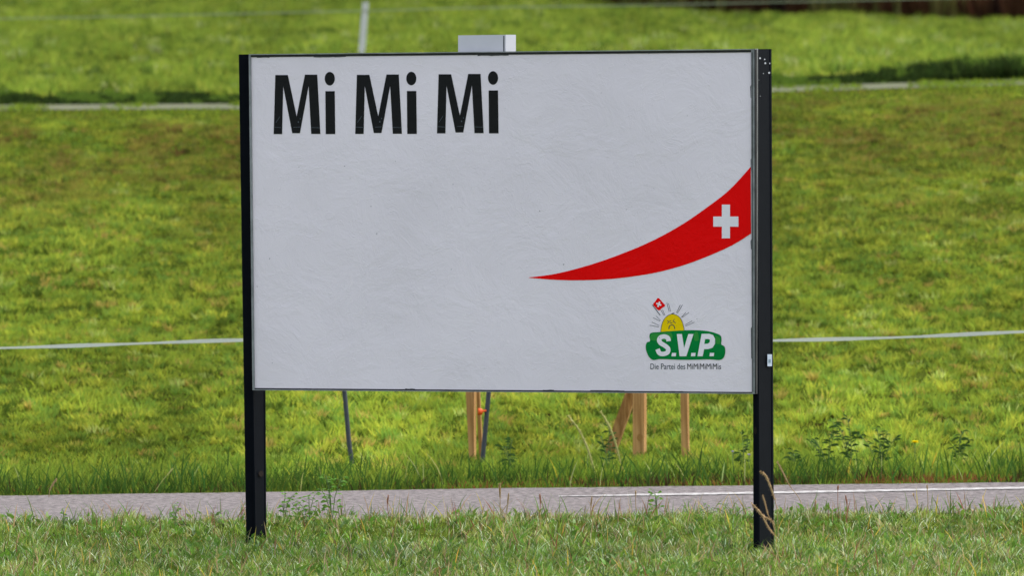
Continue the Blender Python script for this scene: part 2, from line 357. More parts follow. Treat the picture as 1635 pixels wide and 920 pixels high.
def slope():
    # roadside edge behind the road: long rank grass
    x, y = scatter(42.8, 47.6, 1000, 2.0); k = (y > road_far(x)+.03+.06*RNG.random(len(x))) & (RNG.random(len(x)) < (47.6-y)/1.8); x, y = x[k], y[k]; N = len(x)
    d = y-road_far(x); p = fbm(x, y, .5, 200); q = fbm(x, y, 1.6, 210)
    h = np.clip(.05+.06*d, .05, .11)*(.6+.8*RNG.random(N))*(.5+.9*p); lean = np.radians(8+38*RNG.random(N)); wd = .006+.006*RNG.random(N)
    c = mixc([[.045, .095, .012], [.135, .215, .024], [.23, .285, .035]], [np.clip(1.5-p*2.5, .03, 1), np.ones(N)*.55, np.clip(q*2-.5, .02, 1)])
    low = (d < .55) & (RNG.random(N) < 1.3*fbm(x, y, .5, 230)); low &= RNG.random(len(x)) < np.clip(.55+x*.25, .15, 1); c[low] = np.array([.17, .078, .026]); h[low] *= .8
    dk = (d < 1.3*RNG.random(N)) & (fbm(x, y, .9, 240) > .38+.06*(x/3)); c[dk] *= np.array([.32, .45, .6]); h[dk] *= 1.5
    c = jitter(c, .3, .1)
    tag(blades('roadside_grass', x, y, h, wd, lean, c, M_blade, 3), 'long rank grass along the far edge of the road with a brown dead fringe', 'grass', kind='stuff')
    x, y = scatter(43.2, 48.0, 70, 2.0); k = (y > road_far(x)+.1) & (y < road_far(x)+.3+2.2*fbm(x, y, .6, 250)**2); x, y = x[k], y[k]; N = len(x)
    c = np.tile(np.array([.05, .11, .02]), (N, 1)); r = RNG.random(N); c[r < .07] = (.32, .34, .12); c[r > .985] = (.45, .32, .04)
    tag(blades('tall_meadow_grass', x, y, .14+.13*RNG.random(N), .007+.006*RNG.random(N), np.radians(5+35*RNG.random(N)), jitter(c), M_blade, 4), 'tall dark single grasses standing along the far road edge', 'grass', kind='stuff')
    # the slope itself: tufts of one colour each
    def meadow(y0, y1, td, n_, rad, seed):
        x, y, tid, T, laz = tufts(y0, y1, td, n_, rad, 2.5); N = len(x)
        cx = np.bincount(tid, x, T)/np.bincount(tid, minlength=T); cy = np.bincount(tid, y, T)/np.bincount(tid, minlength=T); t = (cy-47)/(YP0-47)
        q = .6*fbm(cx, cy*.3, 1.3, seed)+.4*fbm(cx, cy*.18, .4, seed+20); r2 = fbm(cx, cy*.3, .9, seed+40)
        c = palette(T, [(.135, .20, .026), (.18, .235, .028), (.24, .28, .035), (.055, .090, .013), (.11, .19, .03), (.24, .21, .05), (.24, .30, .08)], [5, 6, 2.2, 2.2, 3, 1.3, .5])
        c = np.array([1.08, 1.0, .9])[None]*c*(.72+1.0*np.clip((q-.5)*1.8+.5, 0, 1))[:, None]*(1+.22*np.clip(1-t*2.2, 0, 1))[:, None]
        br = np.clip((t-.45)*2.6, 0, 1)*np.clip((r2-.34)*4, 0, 1)*(.4+.6*RNG.random(T))
        bc = palette(T, [(.185, .13, .032), (.10, .052, .02), (.22, .18, .04), (.045, .035, .012)], [3, 2, 2, 1])
        c = c*(1-br[:, None])+bc*br[:, None]
        dkm = RNG.random(T) < .08+.25*(fbm(cx, cy*.25, .28, seed+60) > .63); c[dkm] = np.array([.045, .030, .010])
        hT = (.035+.075*RNG.random(T)**1.3)*(1-.30*t)*(.5+q); hT[dkm] *= .3; hT = hT*np.clip((YP0+.3-cy)/2.0, .3, 1)
        return x, y, hT[tid]*(.6+.6*RNG.random(N)), jitter(c[tid], .22, .08), laz, N
    x, y, h, c, laz, N = meadow(45.6, 58, 95, 26, .055, 300); k = (y > road_far(x)+.5) & (RNG.random(N) < (y-45.2)/1.5); x, y, h, c, laz = x[k], y[k], h[k], c[k], laz[k]; N = len(x)
    tag(blades('meadow_grass', x, y, h, .009+.008*RNG.random(N), np.radians(10+45*RNG.random(N)), c, M_blade, 2, laz=laz), 'sunlit green meadow grass on the lower part of the slope', 'grass', kind='stuff')
    x, y, h, c, laz, N = meadow(58, YP0+.2, 75, 20, .075, 300)
    tag(blades('slope_grass', x, y, h, .014+.010*RNG.random(N), np.radians(10+45*RNG.random(N)), c, M_blade, 2, laz=laz), 'olive and brownish grass on the upper part of the slope', 'grass', kind='stuff')
    x, y = scatter(45.8, YP0+.2, 420, 2.5); N = len(x); q = fbm(x, y*.3, 1.3, 300)
    c = jitter(palette(N, [(.12, .17, .018), (.18, .23, .02), (.06, .08, .010)], [3, 3, 1])*(.5+q)[:, None], .3)
    tag(blades('low_meadow_grass', x, y, .03+.03*RNG.random(N), .012+.010*RNG.random(N), np.radians(20+50*RNG.random(N)), c, M_blade, 2), 'short under grass between the tufts of the slope', 'grass', kind='stuff')
    # upper field
    x, y, tid, T, laz = tufts(YB-.1, YU+8, 15, 15, .11, 3.5); N = len(x)
    cx = np.bincount(tid, x, T)/np.bincount(tid, minlength=T); cy = np.bincount(tid, y, T)/np.bincount(tid, minlength=T); t = np.clip((cy-YB)/(YU-YB), 0, 1)
    q = .5*fbm(cx, cy*.05, .5, 400)+.5*fbm(cx, cy*.1, 1.8, 425)
    c = palette(T, [(.145, .205, .026), (.19, .25, .03), (.24, .29, .04), (.08, .125, .02), (.27, .31, .10)], [5, 6, 3, 2, .7])*(.76+.74*np.clip((q-.5)*1.6+.5, 0, 1))[:, None]*(1-.22*t[:, None])
    hT = (.05+.13*RNG.random(T))*(.4+1.1*q)
    tag(blades('field_grass', x, y, hT[tid]*(.6+.6*RNG.random(N)), .020+.016*RNG.random(N), np.radians(8+35*RNG.random(N)), jitter(c[tid], .2, .08), M_blade, 2, laz=laz), 'taller bright green grass of the upper field', 'grass', kind='stuff')
    # dark blades on the small bank above the path, coloured as its shaded face
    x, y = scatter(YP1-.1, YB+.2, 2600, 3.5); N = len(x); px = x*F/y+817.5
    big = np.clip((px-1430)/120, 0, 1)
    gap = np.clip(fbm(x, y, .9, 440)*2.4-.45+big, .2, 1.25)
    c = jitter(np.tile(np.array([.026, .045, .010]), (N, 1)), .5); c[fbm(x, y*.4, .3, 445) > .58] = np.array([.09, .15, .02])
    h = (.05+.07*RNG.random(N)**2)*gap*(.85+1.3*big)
    tag(blades('bank_shade_blades', x, y, h, .016+.02*RNG.random(N), np.radians(10+50*RNG.random(N)), c, M_blade, 2), 'dark green blades painting the shade on the low bank above the path', 'undergrowth', kind='stuff')
    # grass tufts hiding parts of the path edge
    x, y = scatter(YP0+.1, YP0+2.4, 420, 3); k = fbm(x, y*.3, .6, 460)+.22*(RNG.random(len(x))-.5) > .63; x, y = x[k], y[k]; N = len(x)
    c = jitter(np.tile(np.array([.14, .20, .02]), (N, 1)), .3)
    tag(blades('path_edge_grass', x, y, .04+.06*RNG.random(N), .014+.01*RNG.random(N), np.radians(10+40*RNG.random(N)), c, M_blade, 2), 'olive grass tufts growing over the edge of the path', 'grass', kind='stuff')
    # brown undergrowth at the top of the upper field
    x, y = scatter(YU-3, YU+14, 160, 4); px = x*F/y+817.5; edge = YU+np.interp(px, [500, 900, 1100, 1700], [6, 3.0, -.6, -1.8])
    k = (y > edge) & (px > 560) ; x, y = x[k], y[k]; N = len(x); p = fbm(x, y*.3, .8, 480)
    c = np.where((p > .58)[:, None], np.array([.10, .095, .03]), np.array([.055, .026, .013])); c = np.where((p < .36)[:, None], np.array([.018, .010, .008]), c)
    tag(blades('brown_undergrowth', x, y, .5+.7*RNG.random(N), .03+.04*RNG.random(N), np.radians(5+30*RNG.random(N)), jitter(c, .3), M_blade, 2), 'dark reddish brown undergrowth along the top of the upper field', 'undergrowth', kind='stuff')
slope()

# ------------------------------------------------------------------ billboard
YL, YR = 40.56, 39.46
pL = at_y(401, 355, YL); pR = at_y(1202, 355, YR)
ud = Vector((pR.x-pL.x, pR.y-pL.y, 0)).normalized(); nn = Vector((ud.y, -ud.x, 0))    # nn faces the camera
if nn.y > 0: nn = -nn
wdv = -nn                                                                              # into the depth
base = Vector(((pL.x+pR.x)/2, (pL.y+pR.y)/2, 0))
def S(px, row, off=0.0):
    """point on the poster plane, off metres in front of it"""
    return on_plane(px, row, pL+nn*off, nn)
bb = empty('billboard', base)
tag(bb, 'large white billboard with black lettering on two black steel posts', 'billboard')
def quad_prism(corners, off, depth):
    m = MB(); a = [S(p[0], p[1], off) for p in corners]; b = [q+wdv*depth for q in a]; m.prism(a, b); return m
PC = [(400, 90.5), (1199, 82.5), (1200.5, 627), (406, 620.5)]
panel = quad_prism(PC, 0, .018).build('panel', M_white, bb, base)
# frame: thin light lip all round, dark gap on top, grey right edge, dark bottom edge with torn paper
def bar(c, off, dep, nm, m, par=bb): return quad_prism(c, off, dep).build(nm, m, par, base)
O = [(397, 86), (1206, 77.5), (1205.5, 629.5), (403, 623.5)]
fr = MB()
def fadd(c, off, dep):
    q = quad_prism(c, off, dep); fr.add(q.v, q.f)
fadd([O[0], O[1], (1206, 79), (397, 87.4)], .012, .05)
fadd([O[0], (400, 86), (406, 623.5), O[3]], .010, .048)
fadd([(1199.3, 78.5), O[1], O[2], (1201, 629.5)], .010, .048)
fadd([(403, 622.2), (1205.5, 628.2), O[2], O[3]], .012, .05)
frame = fr.build('frame', M_frame, bb, base)
gk = MB()  # plain dark strips along the recessed lines of the frame
for c, off, dep in (([(400, 87.4), (1199, 79.2), (1199, 83.0), (400, 90.8)], .004, .02), ([(406, 620.0), (1201, 626.4), (1201, 628.3), (406, 622.3)], .005, .02),
                    ([(1204.6, 78.6), (1206.6, 78.6), (1207, 629), (1205.2, 629)], .0125, .03), ([(1200.6, 83), (1201.4, 83), (1202.4, 626), (1201.6, 626)], .012, .004)):
    q = quad_prism(c, off, dep); gk.add(q.v, q.f)
gk.build('frame_strip', M_dark, frame, base)
# torn paper edges along top and bottom
tp = MB(); rr = random.Random(3)
def edge_row(x, top): return (90.8-(x-400)/799*8.0) if top else (620.2+(x-406)/795*6.4)
for top in (True, False):
    x = 410
    while x < 1185:
        L = rr.uniform(8, 60)
        if rr.random() < .55:
            hgt = rr.uniform(.8, 2.0); pts = []
            n_ = max(3, int(L/5))
            for i in range(n_+1): pts.append((x+L*i/n_, edge_row(x+L*i/n_, top)+(hgt*rr.uniform(.5, 1) if top else -hgt*rr.uniform(.5, 1))))
            lo = [(x+L*i/n_, edge_row(x+L*i/n_, top)) for i in range(n_, -1, -1)]
            poly = pts+lo; P3 = [S(a, b, .003) for a, b in poly]
            tr = tessellate_polygon([[Vector((a, b, 0)) for a, b in poly]]); tp.add(P3, [list(t) for t in tr])
        x += L+rr.uniform(5, 60)
for (x, y0, y1) in ((1199.5, 133, 158), (1200, 380, 400), (1200.5, 520, 575), (1200, 250, 275)):
    poly = [(x-1.6, y0+5), (x+.8, y0), (x+1.0, y1), (x-1.0, y1-3)]
    tp.add([S(a, b, .0035) for a, b in poly], [[0, 1, 2, 3]])
tp.build('torn_paper_edge', M_chip, panel, base)

def flat(name, polys, m, off, par=panel, T=lambda p: p):
    """polys: list of [outline, hole, ...]; printed on the poster"""
    mb = MB()
    for loops in polys:
        loops = [[T(p) for p in lp] for lp in loops]; pts = [p for lp in loops for p in lp]
        tr = tessellate_polygon([[Vector((p[0], p[1], 0)) for p in lp] for lp in loops])
        fs = []
        for t in tr:
            a, b, c = [Vector((*pts[i], 0)) for i in t]
            if abs((b-a).cross(c-a).z) > 1e-9: fs.append(list(t) if (b-a).cross(c-a).z < 0 else list(t)[::-1])
        mb.add([S(p[0], p[1], off) for p in pts], fs)
    return mb.build(name, m, par, base)
def ell(cx, cy, rx, ry, n=28, a0=0, a1=360): return [(cx+rx*math.cos(math.radians(a0+(a1-a0)*i/n)), cy+ry*math.sin(math.radians(a0+(a1-a0)*i/n))) for i in range(n+(a1-a0 < 360))]
def stroke(pts, wv):
    L, R = [], []
    for i, p in enumerate(pts):
        a = pts[max(i-1, 0)]; b = pts[min(i+1, len(pts)-1)]; d = (b[0]-a[0], b[1]-a[1]); l = math.hypot(*d) or 1; w_ = (wv[i] if hasattr(wv, '__len__') else wv)/2
        L.append((p[0]-d[1]/l*w_, p[1]+d[0]/l*w_)); R.append((p[0]+d[1]/l*w_, p[1]-d[0]/l*w_))
    return L, R
def stroke_polys(pts, wv):
    L, R = stroke(pts, wv); return [[[L[i], L[i+1], R[i+1], R[i]]] for i in range(len(pts)-1)]
def rect(x0, y0, x1, y1): return [(x0, y0), (x1, y0), (x1, y1), (x0, y1)]
# headline
T1 = lambda p: (370+p[0]/3.406, 60+p[1]/3.406)
hl = []
for dx, dy in ((0, 0), (443.5, -1), (888, -4)):
    Mo = [(228, 524), (237, 202), (305, 202), (353, 428), (398, 200), (465, 200), (482, 523), (432, 523), (418, 262), (371, 519), (329, 519), (280, 264), (274, 524)]
    hl.append([[(x+dx, y+dy) for x, y in Mo]]); hl.append([[(x+dx, y+dy) for x, y in [(509, 290), (560, 290), (563, 524), (511, 524)]]]); hl.append([[(x+dx, y+dy) for x, y in ell(533, 222, 27.5, 37)]])
flat('headline_lettering', hl, M_black, .0015, T=T1)
# scratches on the letters
sc = []
for dx, dy in ((0, 0), (443.5, -1), (888, -4)):
    sc += stroke_polys([(232+dx, 487+dy), (272+dx, 489+dy)], 1.6)+stroke_polys([(335+dx, 487+dy), (372+dx, 485+dy)], 1.5)+stroke_polys([(432+dx, 488+dy), (480+dx, 490+dy)], 1.4)
    sc += [[ell(362+dx, 458+dy, 3, 4, 8)], [ell(372+dx, 440+dy, 2, 3, 8)]]+stroke_polys([(240+dx, 462+dy), (262+dx, 428+dy)], 1.4)
flat('scratch', sc, M_line, .0026, T=T1)
# red swoosh with white cross
T2 = lambda p: (820+p[0]/3.716, 240+p[1]/3.716)
topc = spline([(90, 755), (250, 733), (430, 687), (600, 630), (800, 548), (1000, 440), (1200, 300), (1300, 215), (1407, 97)], 6)
botc = spline([(1409, 494), (1300, 562), (1150, 630), (1000, 685), (850, 725), (700, 750), (550, 766), (380, 772), (230, 768), (90, 757)], 6)
flat('red_swoosh', [[topc+botc]], M_red, .0015, T=T2)
flat('white_cross', [[[(1236, 322), (1284, 322), (1284, 393), (1334, 393), (1334, 453), (1284, 453), (1284, 522), (1236, 522), (1236, 453), (1185, 453), (1185, 393), (1236, 393)]]], M_cross, .003, T=T2)
# party emblem
T3 = lambda p: (1000+p[0]/6.135, 460+p[1]/6.135)
sunp = [(337, 440), (342, 385), (358, 330), (388, 285), (425, 262), (455, 256), (495, 268), (530, 298), (552, 345), (565, 400), (566, 440)]
sun_s = spline(sunp, 5)
flat('emblem_sun', [[sun_s]], M_yellow, .0012, T=T3)
fl = stroke_polys(sun_s, 4.5)
for a in ([(398, 318), (418, 330), (402, 350)], [(420, 330), (440, 322)], [(425, 345), (452, 342)], [(472, 305), (458, 322), (484, 345)], [(455, 325), (470, 332)]):
    fl += stroke_polys(a, 6)
fl += stroke_polys(spline([(417, 402), (422, 375), (445, 362), (468, 374), (475, 402)], 5), 8)
fl += stroke_polys([(440, 256), (455, 249), (472, 246)], 7)
flat('emblem_face', fl, M_slog, .0022, T=T3)
rays = []
for a in (((397, 145), (420, 232)), ((413, 150), (434, 232)), ((530, 165), (490, 245)), ((550, 165), (500, 248)), ((585, 240), (540, 285)), ((612, 240), (548, 288)),
          ((645, 322), (578, 362)), ((668, 335), (580, 374)), ((338, 215), (368, 268)), ((355, 215), (380, 270)), ((262, 290), (330, 326)), ((292, 275), (335, 318)),
          ((250, 335), (322, 368)), ((228, 365), (318, 382))): rays += stroke_polys(a, 4)
rays += stroke_polys([(255, 165), (300, 225), (332, 268)], 7)
flat('emblem_rays', rays, M_slog, .0014, T=T3)
flat('emblem_flag', [[spline([(312, 97), (350, 135), (380, 172), (350, 196), (318, 220), (285, 190), (262, 160), (285, 130)], 3, True)]], M_red, .0016, T=T3)
flat('emblem_flag_cross', [[[(p[0]*math.cos(.35)-p[1]*math.sin(.35)+318, p[0]*math.sin(.35)+p[1]*math.cos(.35)+160) for p in pl]] for pl in (rect(-26, -8, 26, 8), rect(-8, -27, 8, -8), rect(-8, 8, 8, 27))], M_cross, .0026, T=T3)
bush = spline([(232, 520), (226, 470), (245, 440), (330, 432), (430, 424), (560, 416), (680, 414), (790, 422), (880, 445), (925, 470), (933, 510), (930, 552), (962, 575), (970, 625), (955, 680), (915, 706), (820, 700), (680, 703), (540, 704), (400, 699), (320, 698), (265, 707), (225, 680), (200, 630), (190, 580), (200, 535)], 4, True)
bo = flat('emblem_bush', [[bush]], M_green, .0024, T=T3)
flat('emblem_bush_highlight', [[spline([(240, 512), (236, 470), (250, 450), (330, 444), (440, 440), (440, 512), (340, 516)], 3, True)], [spline([(665, 512), (668, 440), (700, 436), (708, 512)], 3, True)], [spline([(872, 470), (915, 490), (920, 545), (885, 548), (878, 510)], 3, True)]], M_green2, .0030, T=T3)
sp_ = spline([(415, 522), (408, 492), (375, 476), (338, 484), (322, 512), (338, 541), (378, 566), (409, 596), (404, 630), (368, 647), (326, 640), (306, 600)], 6)
svp = stroke_polys(sp_, [44]*len(sp_))
svp.append([[(495, 452), (545, 452), (566, 590), (607, 452), (658, 452), (588, 670), (522, 670)]])
svp.append([[(697, 670), (738, 450), (812, 449), (850, 462), (870, 500), (868, 548), (845, 586), (800, 600), (762, 600), (748, 670)], [(772, 502), (764, 549), (798, 546), (817, 532), (819, 508), (802, 500)]])
for x in (443, 633, 815): svp.append([[(x+4, 637), (x+46, 637), (x+42, 670), (x, 670)]])
flat('emblem_lettering', svp, M_cross, .0038, T=T3)
def text_part(body, x0, x1, y0, y1, bold, m, name):
    cu = bpy.data.curves.new(name, 'FONT'); cu.body = body; cu.size = 1; cu.offset = bold; cu.resolution_u = 3
    tmp = bpy.data.objects.new(name, cu); C.objects.link(tmp); bpy.context.view_layer.update()
    me = bpy.data.meshes.new_from_object(tmp.evaluated_get(bpy.context.evaluated_depsgraph_get()))
    bpy.data.objects.remove(tmp)
    co = [v.co.copy() for v in me.vertices]; ax = min(c.x for c in co); bx = max(c.x for c in co); ay = 0.0; by = max(c.y for c in co)
    for v, c in zip(me.vertices, co):
        p = T3((x0+(c.x-ax)/(bx-ax)*(x1-x0), y1+(c.y-ay)/(by-ay)*(y0-y1))); v.co = S(p[0], p[1], .0015)-base
    me.materials.clear(); return link(name, me, m, panel)
text_part('Die Partei des', 236, 577, 741, 797, .002, M_slog, 'slogan_lettering')
text_part('MiMiMiMiMis', 597, 928, 741, 797, .0, M_sbold, 'slogan_lettering')

# posts
def post(px0, px1, r_top, r_bot, lean0, depth, off=-.035):
    """front face px0..px1 at the top row; lean0 = px shift from top to bottom; depth in metres"""
    e = empty('post', (0, 0, 0)); bpy.data.objects.remove(e)
    prof = []
    ch = .006
    a0, a1 = S(px0, r_top, off), S(px1, r_top, off); b0, b1 = S(px0+lean0[0], r_bot, off), S(px1+lean0[1], r_bot, off)
    z0 = -.3
    def ring(p, q, z):
        u = (q-p).normalized(); u.z = 0; u.normalize(); W_ = Vector((q.x-p.x, q.y-p.y, 0)).length
        pts = [(ch, 0), (W_-ch, 0), (W_, ch), (W_, depth*.12), (W_-.004, depth*.12+.004), (W_-.004, depth*.88), (W_, depth*.88+.004), (W_, depth-ch), (W_-ch, depth), (ch, depth), (0, depth-ch), (0, ch)]
        return [Vector((p.x, p.y, z))+u*s+wdv*t for s, t in pts]
    zt = a0.z; zb = b0.z
    # extend the bottom ring below the turf along the lean
    k = (zb-z0)/(zt-zb); c0 = b0+(b0-a0)*k; c1 = b1+(b1-a1)*k
    m = MB(); m.prism(ring(a0, a1, zt), ring(c0, c1, z0)); return m
postL = post(380.5, 402, 86.5, 866, (12, 5), .185).build('post', M_post, bb, base)
postR = post(1200, 1208.5, 78, 872, (2.5, 4), .275, -.035).build('post', M_post, bb, base)
# inner rib on the left post
def strip_on(px0, px1, r0_, r1_, dx, off, dep, nm, m, par):
    a = [S(px0, r0_, off), S(px1, r0_, off), S(px1+dx, r1_, off), S(px0+dx, r1_, off)]; q = MB(); q.prism(a, [p+wdv*dep for p in a]); return q.build(nm, m, par, base)
strip_on(394.5, 397.0, 87, 622, 4.5, -.028, .012, 'rib', M_post, postL)
strip_on(402.0, 404.4, 626, 862, 4.0, -.020, .02, 'rib', M_post, postL)
# marks on the outer side face of the right post
eR = S(1208.5, 300, -.035); nR = Vector((ud.x, ud.y, 0))
def side_poly(pts, off, nm, m, par):
    v = [on_plane(a, b, eR+nR*(off+.004), nR) for a, b in pts]; return v
mb = MB()
for x, y, r in ((1213.6, 92.5, 1.5), (1221, 94.3, 1.1), (1222, 100.5, 1.5), (1229.8, 100.8, 1.6), (1228, 115.8, 1.6), (1211, 127.5, 1.1), (1209.8, 106.7, .9), (1219, 117, .7), (1214, 153, .6)):
    mb.add(side_poly(ell(x, y, r, r, 10), .002, '', None, None), [list(range(10))])
mb.build('white_speck', M_spot, postR, base)
mb = MB(); mb.add(side_poly(rect(1225.4, 566, 1232.6, 585.2), .002, '', None, None), [[0, 1, 2, 3]]); stk = mb.build('sticker', M_stick, postR, base)
mb = MB(); mb.add(side_poly(rect(1227, 574, 1230.8, 579.6), .003, '', None, None), [[0, 1, 2, 3]]); mb.build('sticker_mark', M_stick2, postR, base)
mb = MB(); mb.add([S(x, y, -.0335) for x, y in ell(1206, 688, 2.5, 6, 14)], [list(range(14))])
mb.build('rust_stain', M_rust, postR, base)
eS = S(402, 700, -.035)
mb = MB(); mb.add([on_plane(x, y, S(406, 757, -.035)+nR*.006, nR) for x, y in ell(417, 757, 4, 5, 12)], [list(range(12))]); mb.build('rust_stain', M_rust, postL, base)
# cross rails on the back that carry the panel, and the aluminium box at the top edge
bk = MB()
for r_a, r_b in ((105, 122), (340, 357), (590, 606)):
    q = quad_prism([(405, r_a), (1200, r_a-5), (1200, r_b-5), (405, r_b)], -.045, .05); bk.add(q.v, q.f)
bk.build('rail', M_post, bb, base)
bx = MB(); Cn = [(731.5, 56), (807.5, 55), (807.5, 110), (731.5, 110)]
a = [S(p[0], p[1], -.06) for p in Cn]; a[3].z = a[2].z; bx.prism(a, [q+wdv*.17 for q in a])
boxo = bx.build('aluminium_box', M_box, bb, base); boxo.data.materials.append(M_box2)
boxo['label'] = 'small pale aluminium box fixed behind the top edge of the billboard'
for p in boxo.data.polygons:
    if p.normal.dot(ud) > .8: p.material_index = 1
bx = MB(); a = [S(p[0], p[1], -.057) for p in ((803.5, 56.5), (805, 56.5), (805, 82), (803.5, 82))]; bx.prism(a, [q+wdv*.002 for q in a]); bx.build('seam', M_chip, boxo, base)

# ------------------------------------------------------------------ fence behind
YF = 47.3
def gz(x, y): return float(terrain(x, y))
tp_pts = [(-900, 572), (-300, 562), (0, 556), (190, 550), (385, 543.5), (560, 545), (775, 550), (1019, 549), (1237, 544), (1435, 539), (1635, 530), (2000, 517), (2500, 500)]
mb = MB(); sp = spline(tp_pts, 6)
P = [at_y(a, b, YF+.05*math.sin(a*.01)) for a, b in sp]
for i, p in enumerate(P):
    hh = .0135*(.75+.25*math.sin(i*.9)); mb.v += [p+Vector((0, -.001, -hh)), p+Vector((0, -.001, hh)), p+Vector((0, .002, hh)), p+Vector((0, .002, -hh))]
    if i: 
        b = 4*i
        for k in range(4): mb.f.append([b-4+k, b-4+(k+1) % 4, b+(k+1) % 4, b+k])
tag(mb.build('fence_tape', M_tape), 'white fence tape stretched across the meadow behind the billboard', 'fence tape')
def black_post(pts, lab):
    pp = [at_y(x, y, YF-.03) for x, y in pts]; zb = gz(pp[-1].x, pp[-1].y); b = Vector((pp[-1].x, pp[-1].y, zb))
    e = empty('fence_post', b); tag(e, lab, 'fence post', 'dark plastic fence posts behind the billboard')
    m = MB(); m.tube(pp+[b-Vector((0, 0, .1))], [.017]*(len(pp)+1), 10); m.build('shaft', M_plast, e, b, True)
    t = pp[0]; m = MB(); m.tube([t+Vector((0, 0, .0)), t+Vector((0, 0, .03))], [.021, .012], 10); m.build('cap', M_plast, e, b, True)
    return e, b
black_post([(541, 525), (545, 580), (550, 626), (553.5, 665), (557, 705), (562, 742), (564, 762)], 'bowed dark plastic fence post, leftmost below the billboard')
ep, bp_ = black_post([(787, 530), (783.5, 585), (780, 630), (776.5, 670), (772.5, 712), (770, 745)], 'leaning dark plastic fence post beside the tapered wooden stake')
m = MB(); c = at_y(766, 658, YF-.05); m.tube([c+Vector((-.012, 0, 0)), c+Vector((.02, 0, 0))], [.026, .02], 10); m.tube([c+Vector((.0, 0, 0)), c+Vector((.045, .01, .008))], .008, 6)
m.build('insulator', M_orange, ep, bp_, True)
black_post([(-330, 560), (-328, 700), (-326, 775)], 'dark plastic fence post outside the left edge of the photo')
black_post([(1900, 516), (1902, 620), (1904, 745)], 'dark plastic fence post outside the right edge of the photo')
def plank(name, x0t, x1t, rt_, x0b, x1b, rb, Y, dep, m_, par, org, dY=0):
    a = [at_y(x0t, rt_, Y+dY), at_y(x1t, rt_, Y+dY), at_y(x1b, rb, Y), at_y(x0b, rb, Y)]
    m = MB(); 
    a2 = [p+Vector((dep*.25, dep, 0)) for p in a]; m.prism(a, a2); return m.build(name, m_, par, org)
def wood(xb, rb, lab, parts):
    b = at_y(xb, rb, YF); b.z = gz(b.x, b.y); e = empty('wooden_post', b); tag(e, lab, 'wooden post', 'raw wooden posts behind the billboard')
    for p in parts: plank(*p[:9], p[9], e, b, *(p[10:]))
wood(750, 745, 'tapered raw wooden stake, leftmost of the wooden posts', [('shaft', 740, 757.5, 560, 750, 756.5, 752, YF+.1, .06, M_wood), ('brace', 757, 762, 560, 765.5, 771, 742, YF+.25, .03, M_wood2)])
wood(1018, 745, 'raw wooden post with a diagonal brace and a brown knot', [('shaft', 1010, 1028.5, 560, 1010.5, 1028, 756, YF+.1, .08, M_wood), ('brace', 1023, 1041, 560, 957, 975, 742, YF+.35, .05, M_wood, -.12)])
kn = at_y(1021.5, 699, YF+.097); m = MB(); m.add([kn+Vector((.02*math.cos(t), 0, .026*math.sin(t))) for t in [k*math.pi/6 for k in range(12)]], [list(range(12))])
wo = [o for o in bpy.data.objects if o.get('label', '').startswith('raw wooden post with')][0]; m.build('knot', M_wood2, wo, wo.location.copy())
wood(1093, 745, 'thin plain raw wooden post, rightmost of the wooden posts', [('shaft', 1085, 1096.5, 560, 1088.5, 1099, 756, YF+.1, .05, M_wood)])
# upper fence
YF2 = 92.0
b = at_y(574, 130, YF2); b.z = gz(b.x, b.y); e = empty('upper_fence_post', b); tag(e, 'white fence post standing in the upper field above the billboard', 'fence post')
m = MB(); a = [at_y(578.5, 4, YF2), at_y(588.5, 4, YF2), at_y(578, 140, YF2), at_y(568, 140, YF2)]; m.prism(a, [p+Vector((0, .08, 0)) for p in a]); m.build('shaft', M_wpost, e, b)
m = MB(); a = [at_y(578, 2.5, YF2-.01), at_y(589, 2.5, YF2-.01), at_y(589, 5, YF2-.01), at_y(578, 5, YF2-.01)]; m.prism(a, [p+Vector((0, .10, 0)) for p in a]); m.build('cap', M_wpost, e, b)
mb = MB()
for i, (x, y) in enumerate(spline([(-500, 34), (0, 29), (300, 23), (583, 16.5), (800, 11), (1100, 6), (1635, -6), (2200, -16)], 6)):
    p = at_y(x, y, YF2-.02); hh = .008; mb.v += [p+Vector((0, -.002, -hh)), p+Vector((0, -.002, hh)), p+Vector((0, .002, hh)), p+Vector((0, .002, -hh))]
    if i:
        q = 4*i
        for k in range(4): mb.f.append([q-4+k, q-4+(k+1) % 4, q+(k+1) % 4, q+k])
tag(mb.build('upper_fence_tape', M_tape2), 'faint pale fence tape crossing the upper field at the top', 'fence tape')

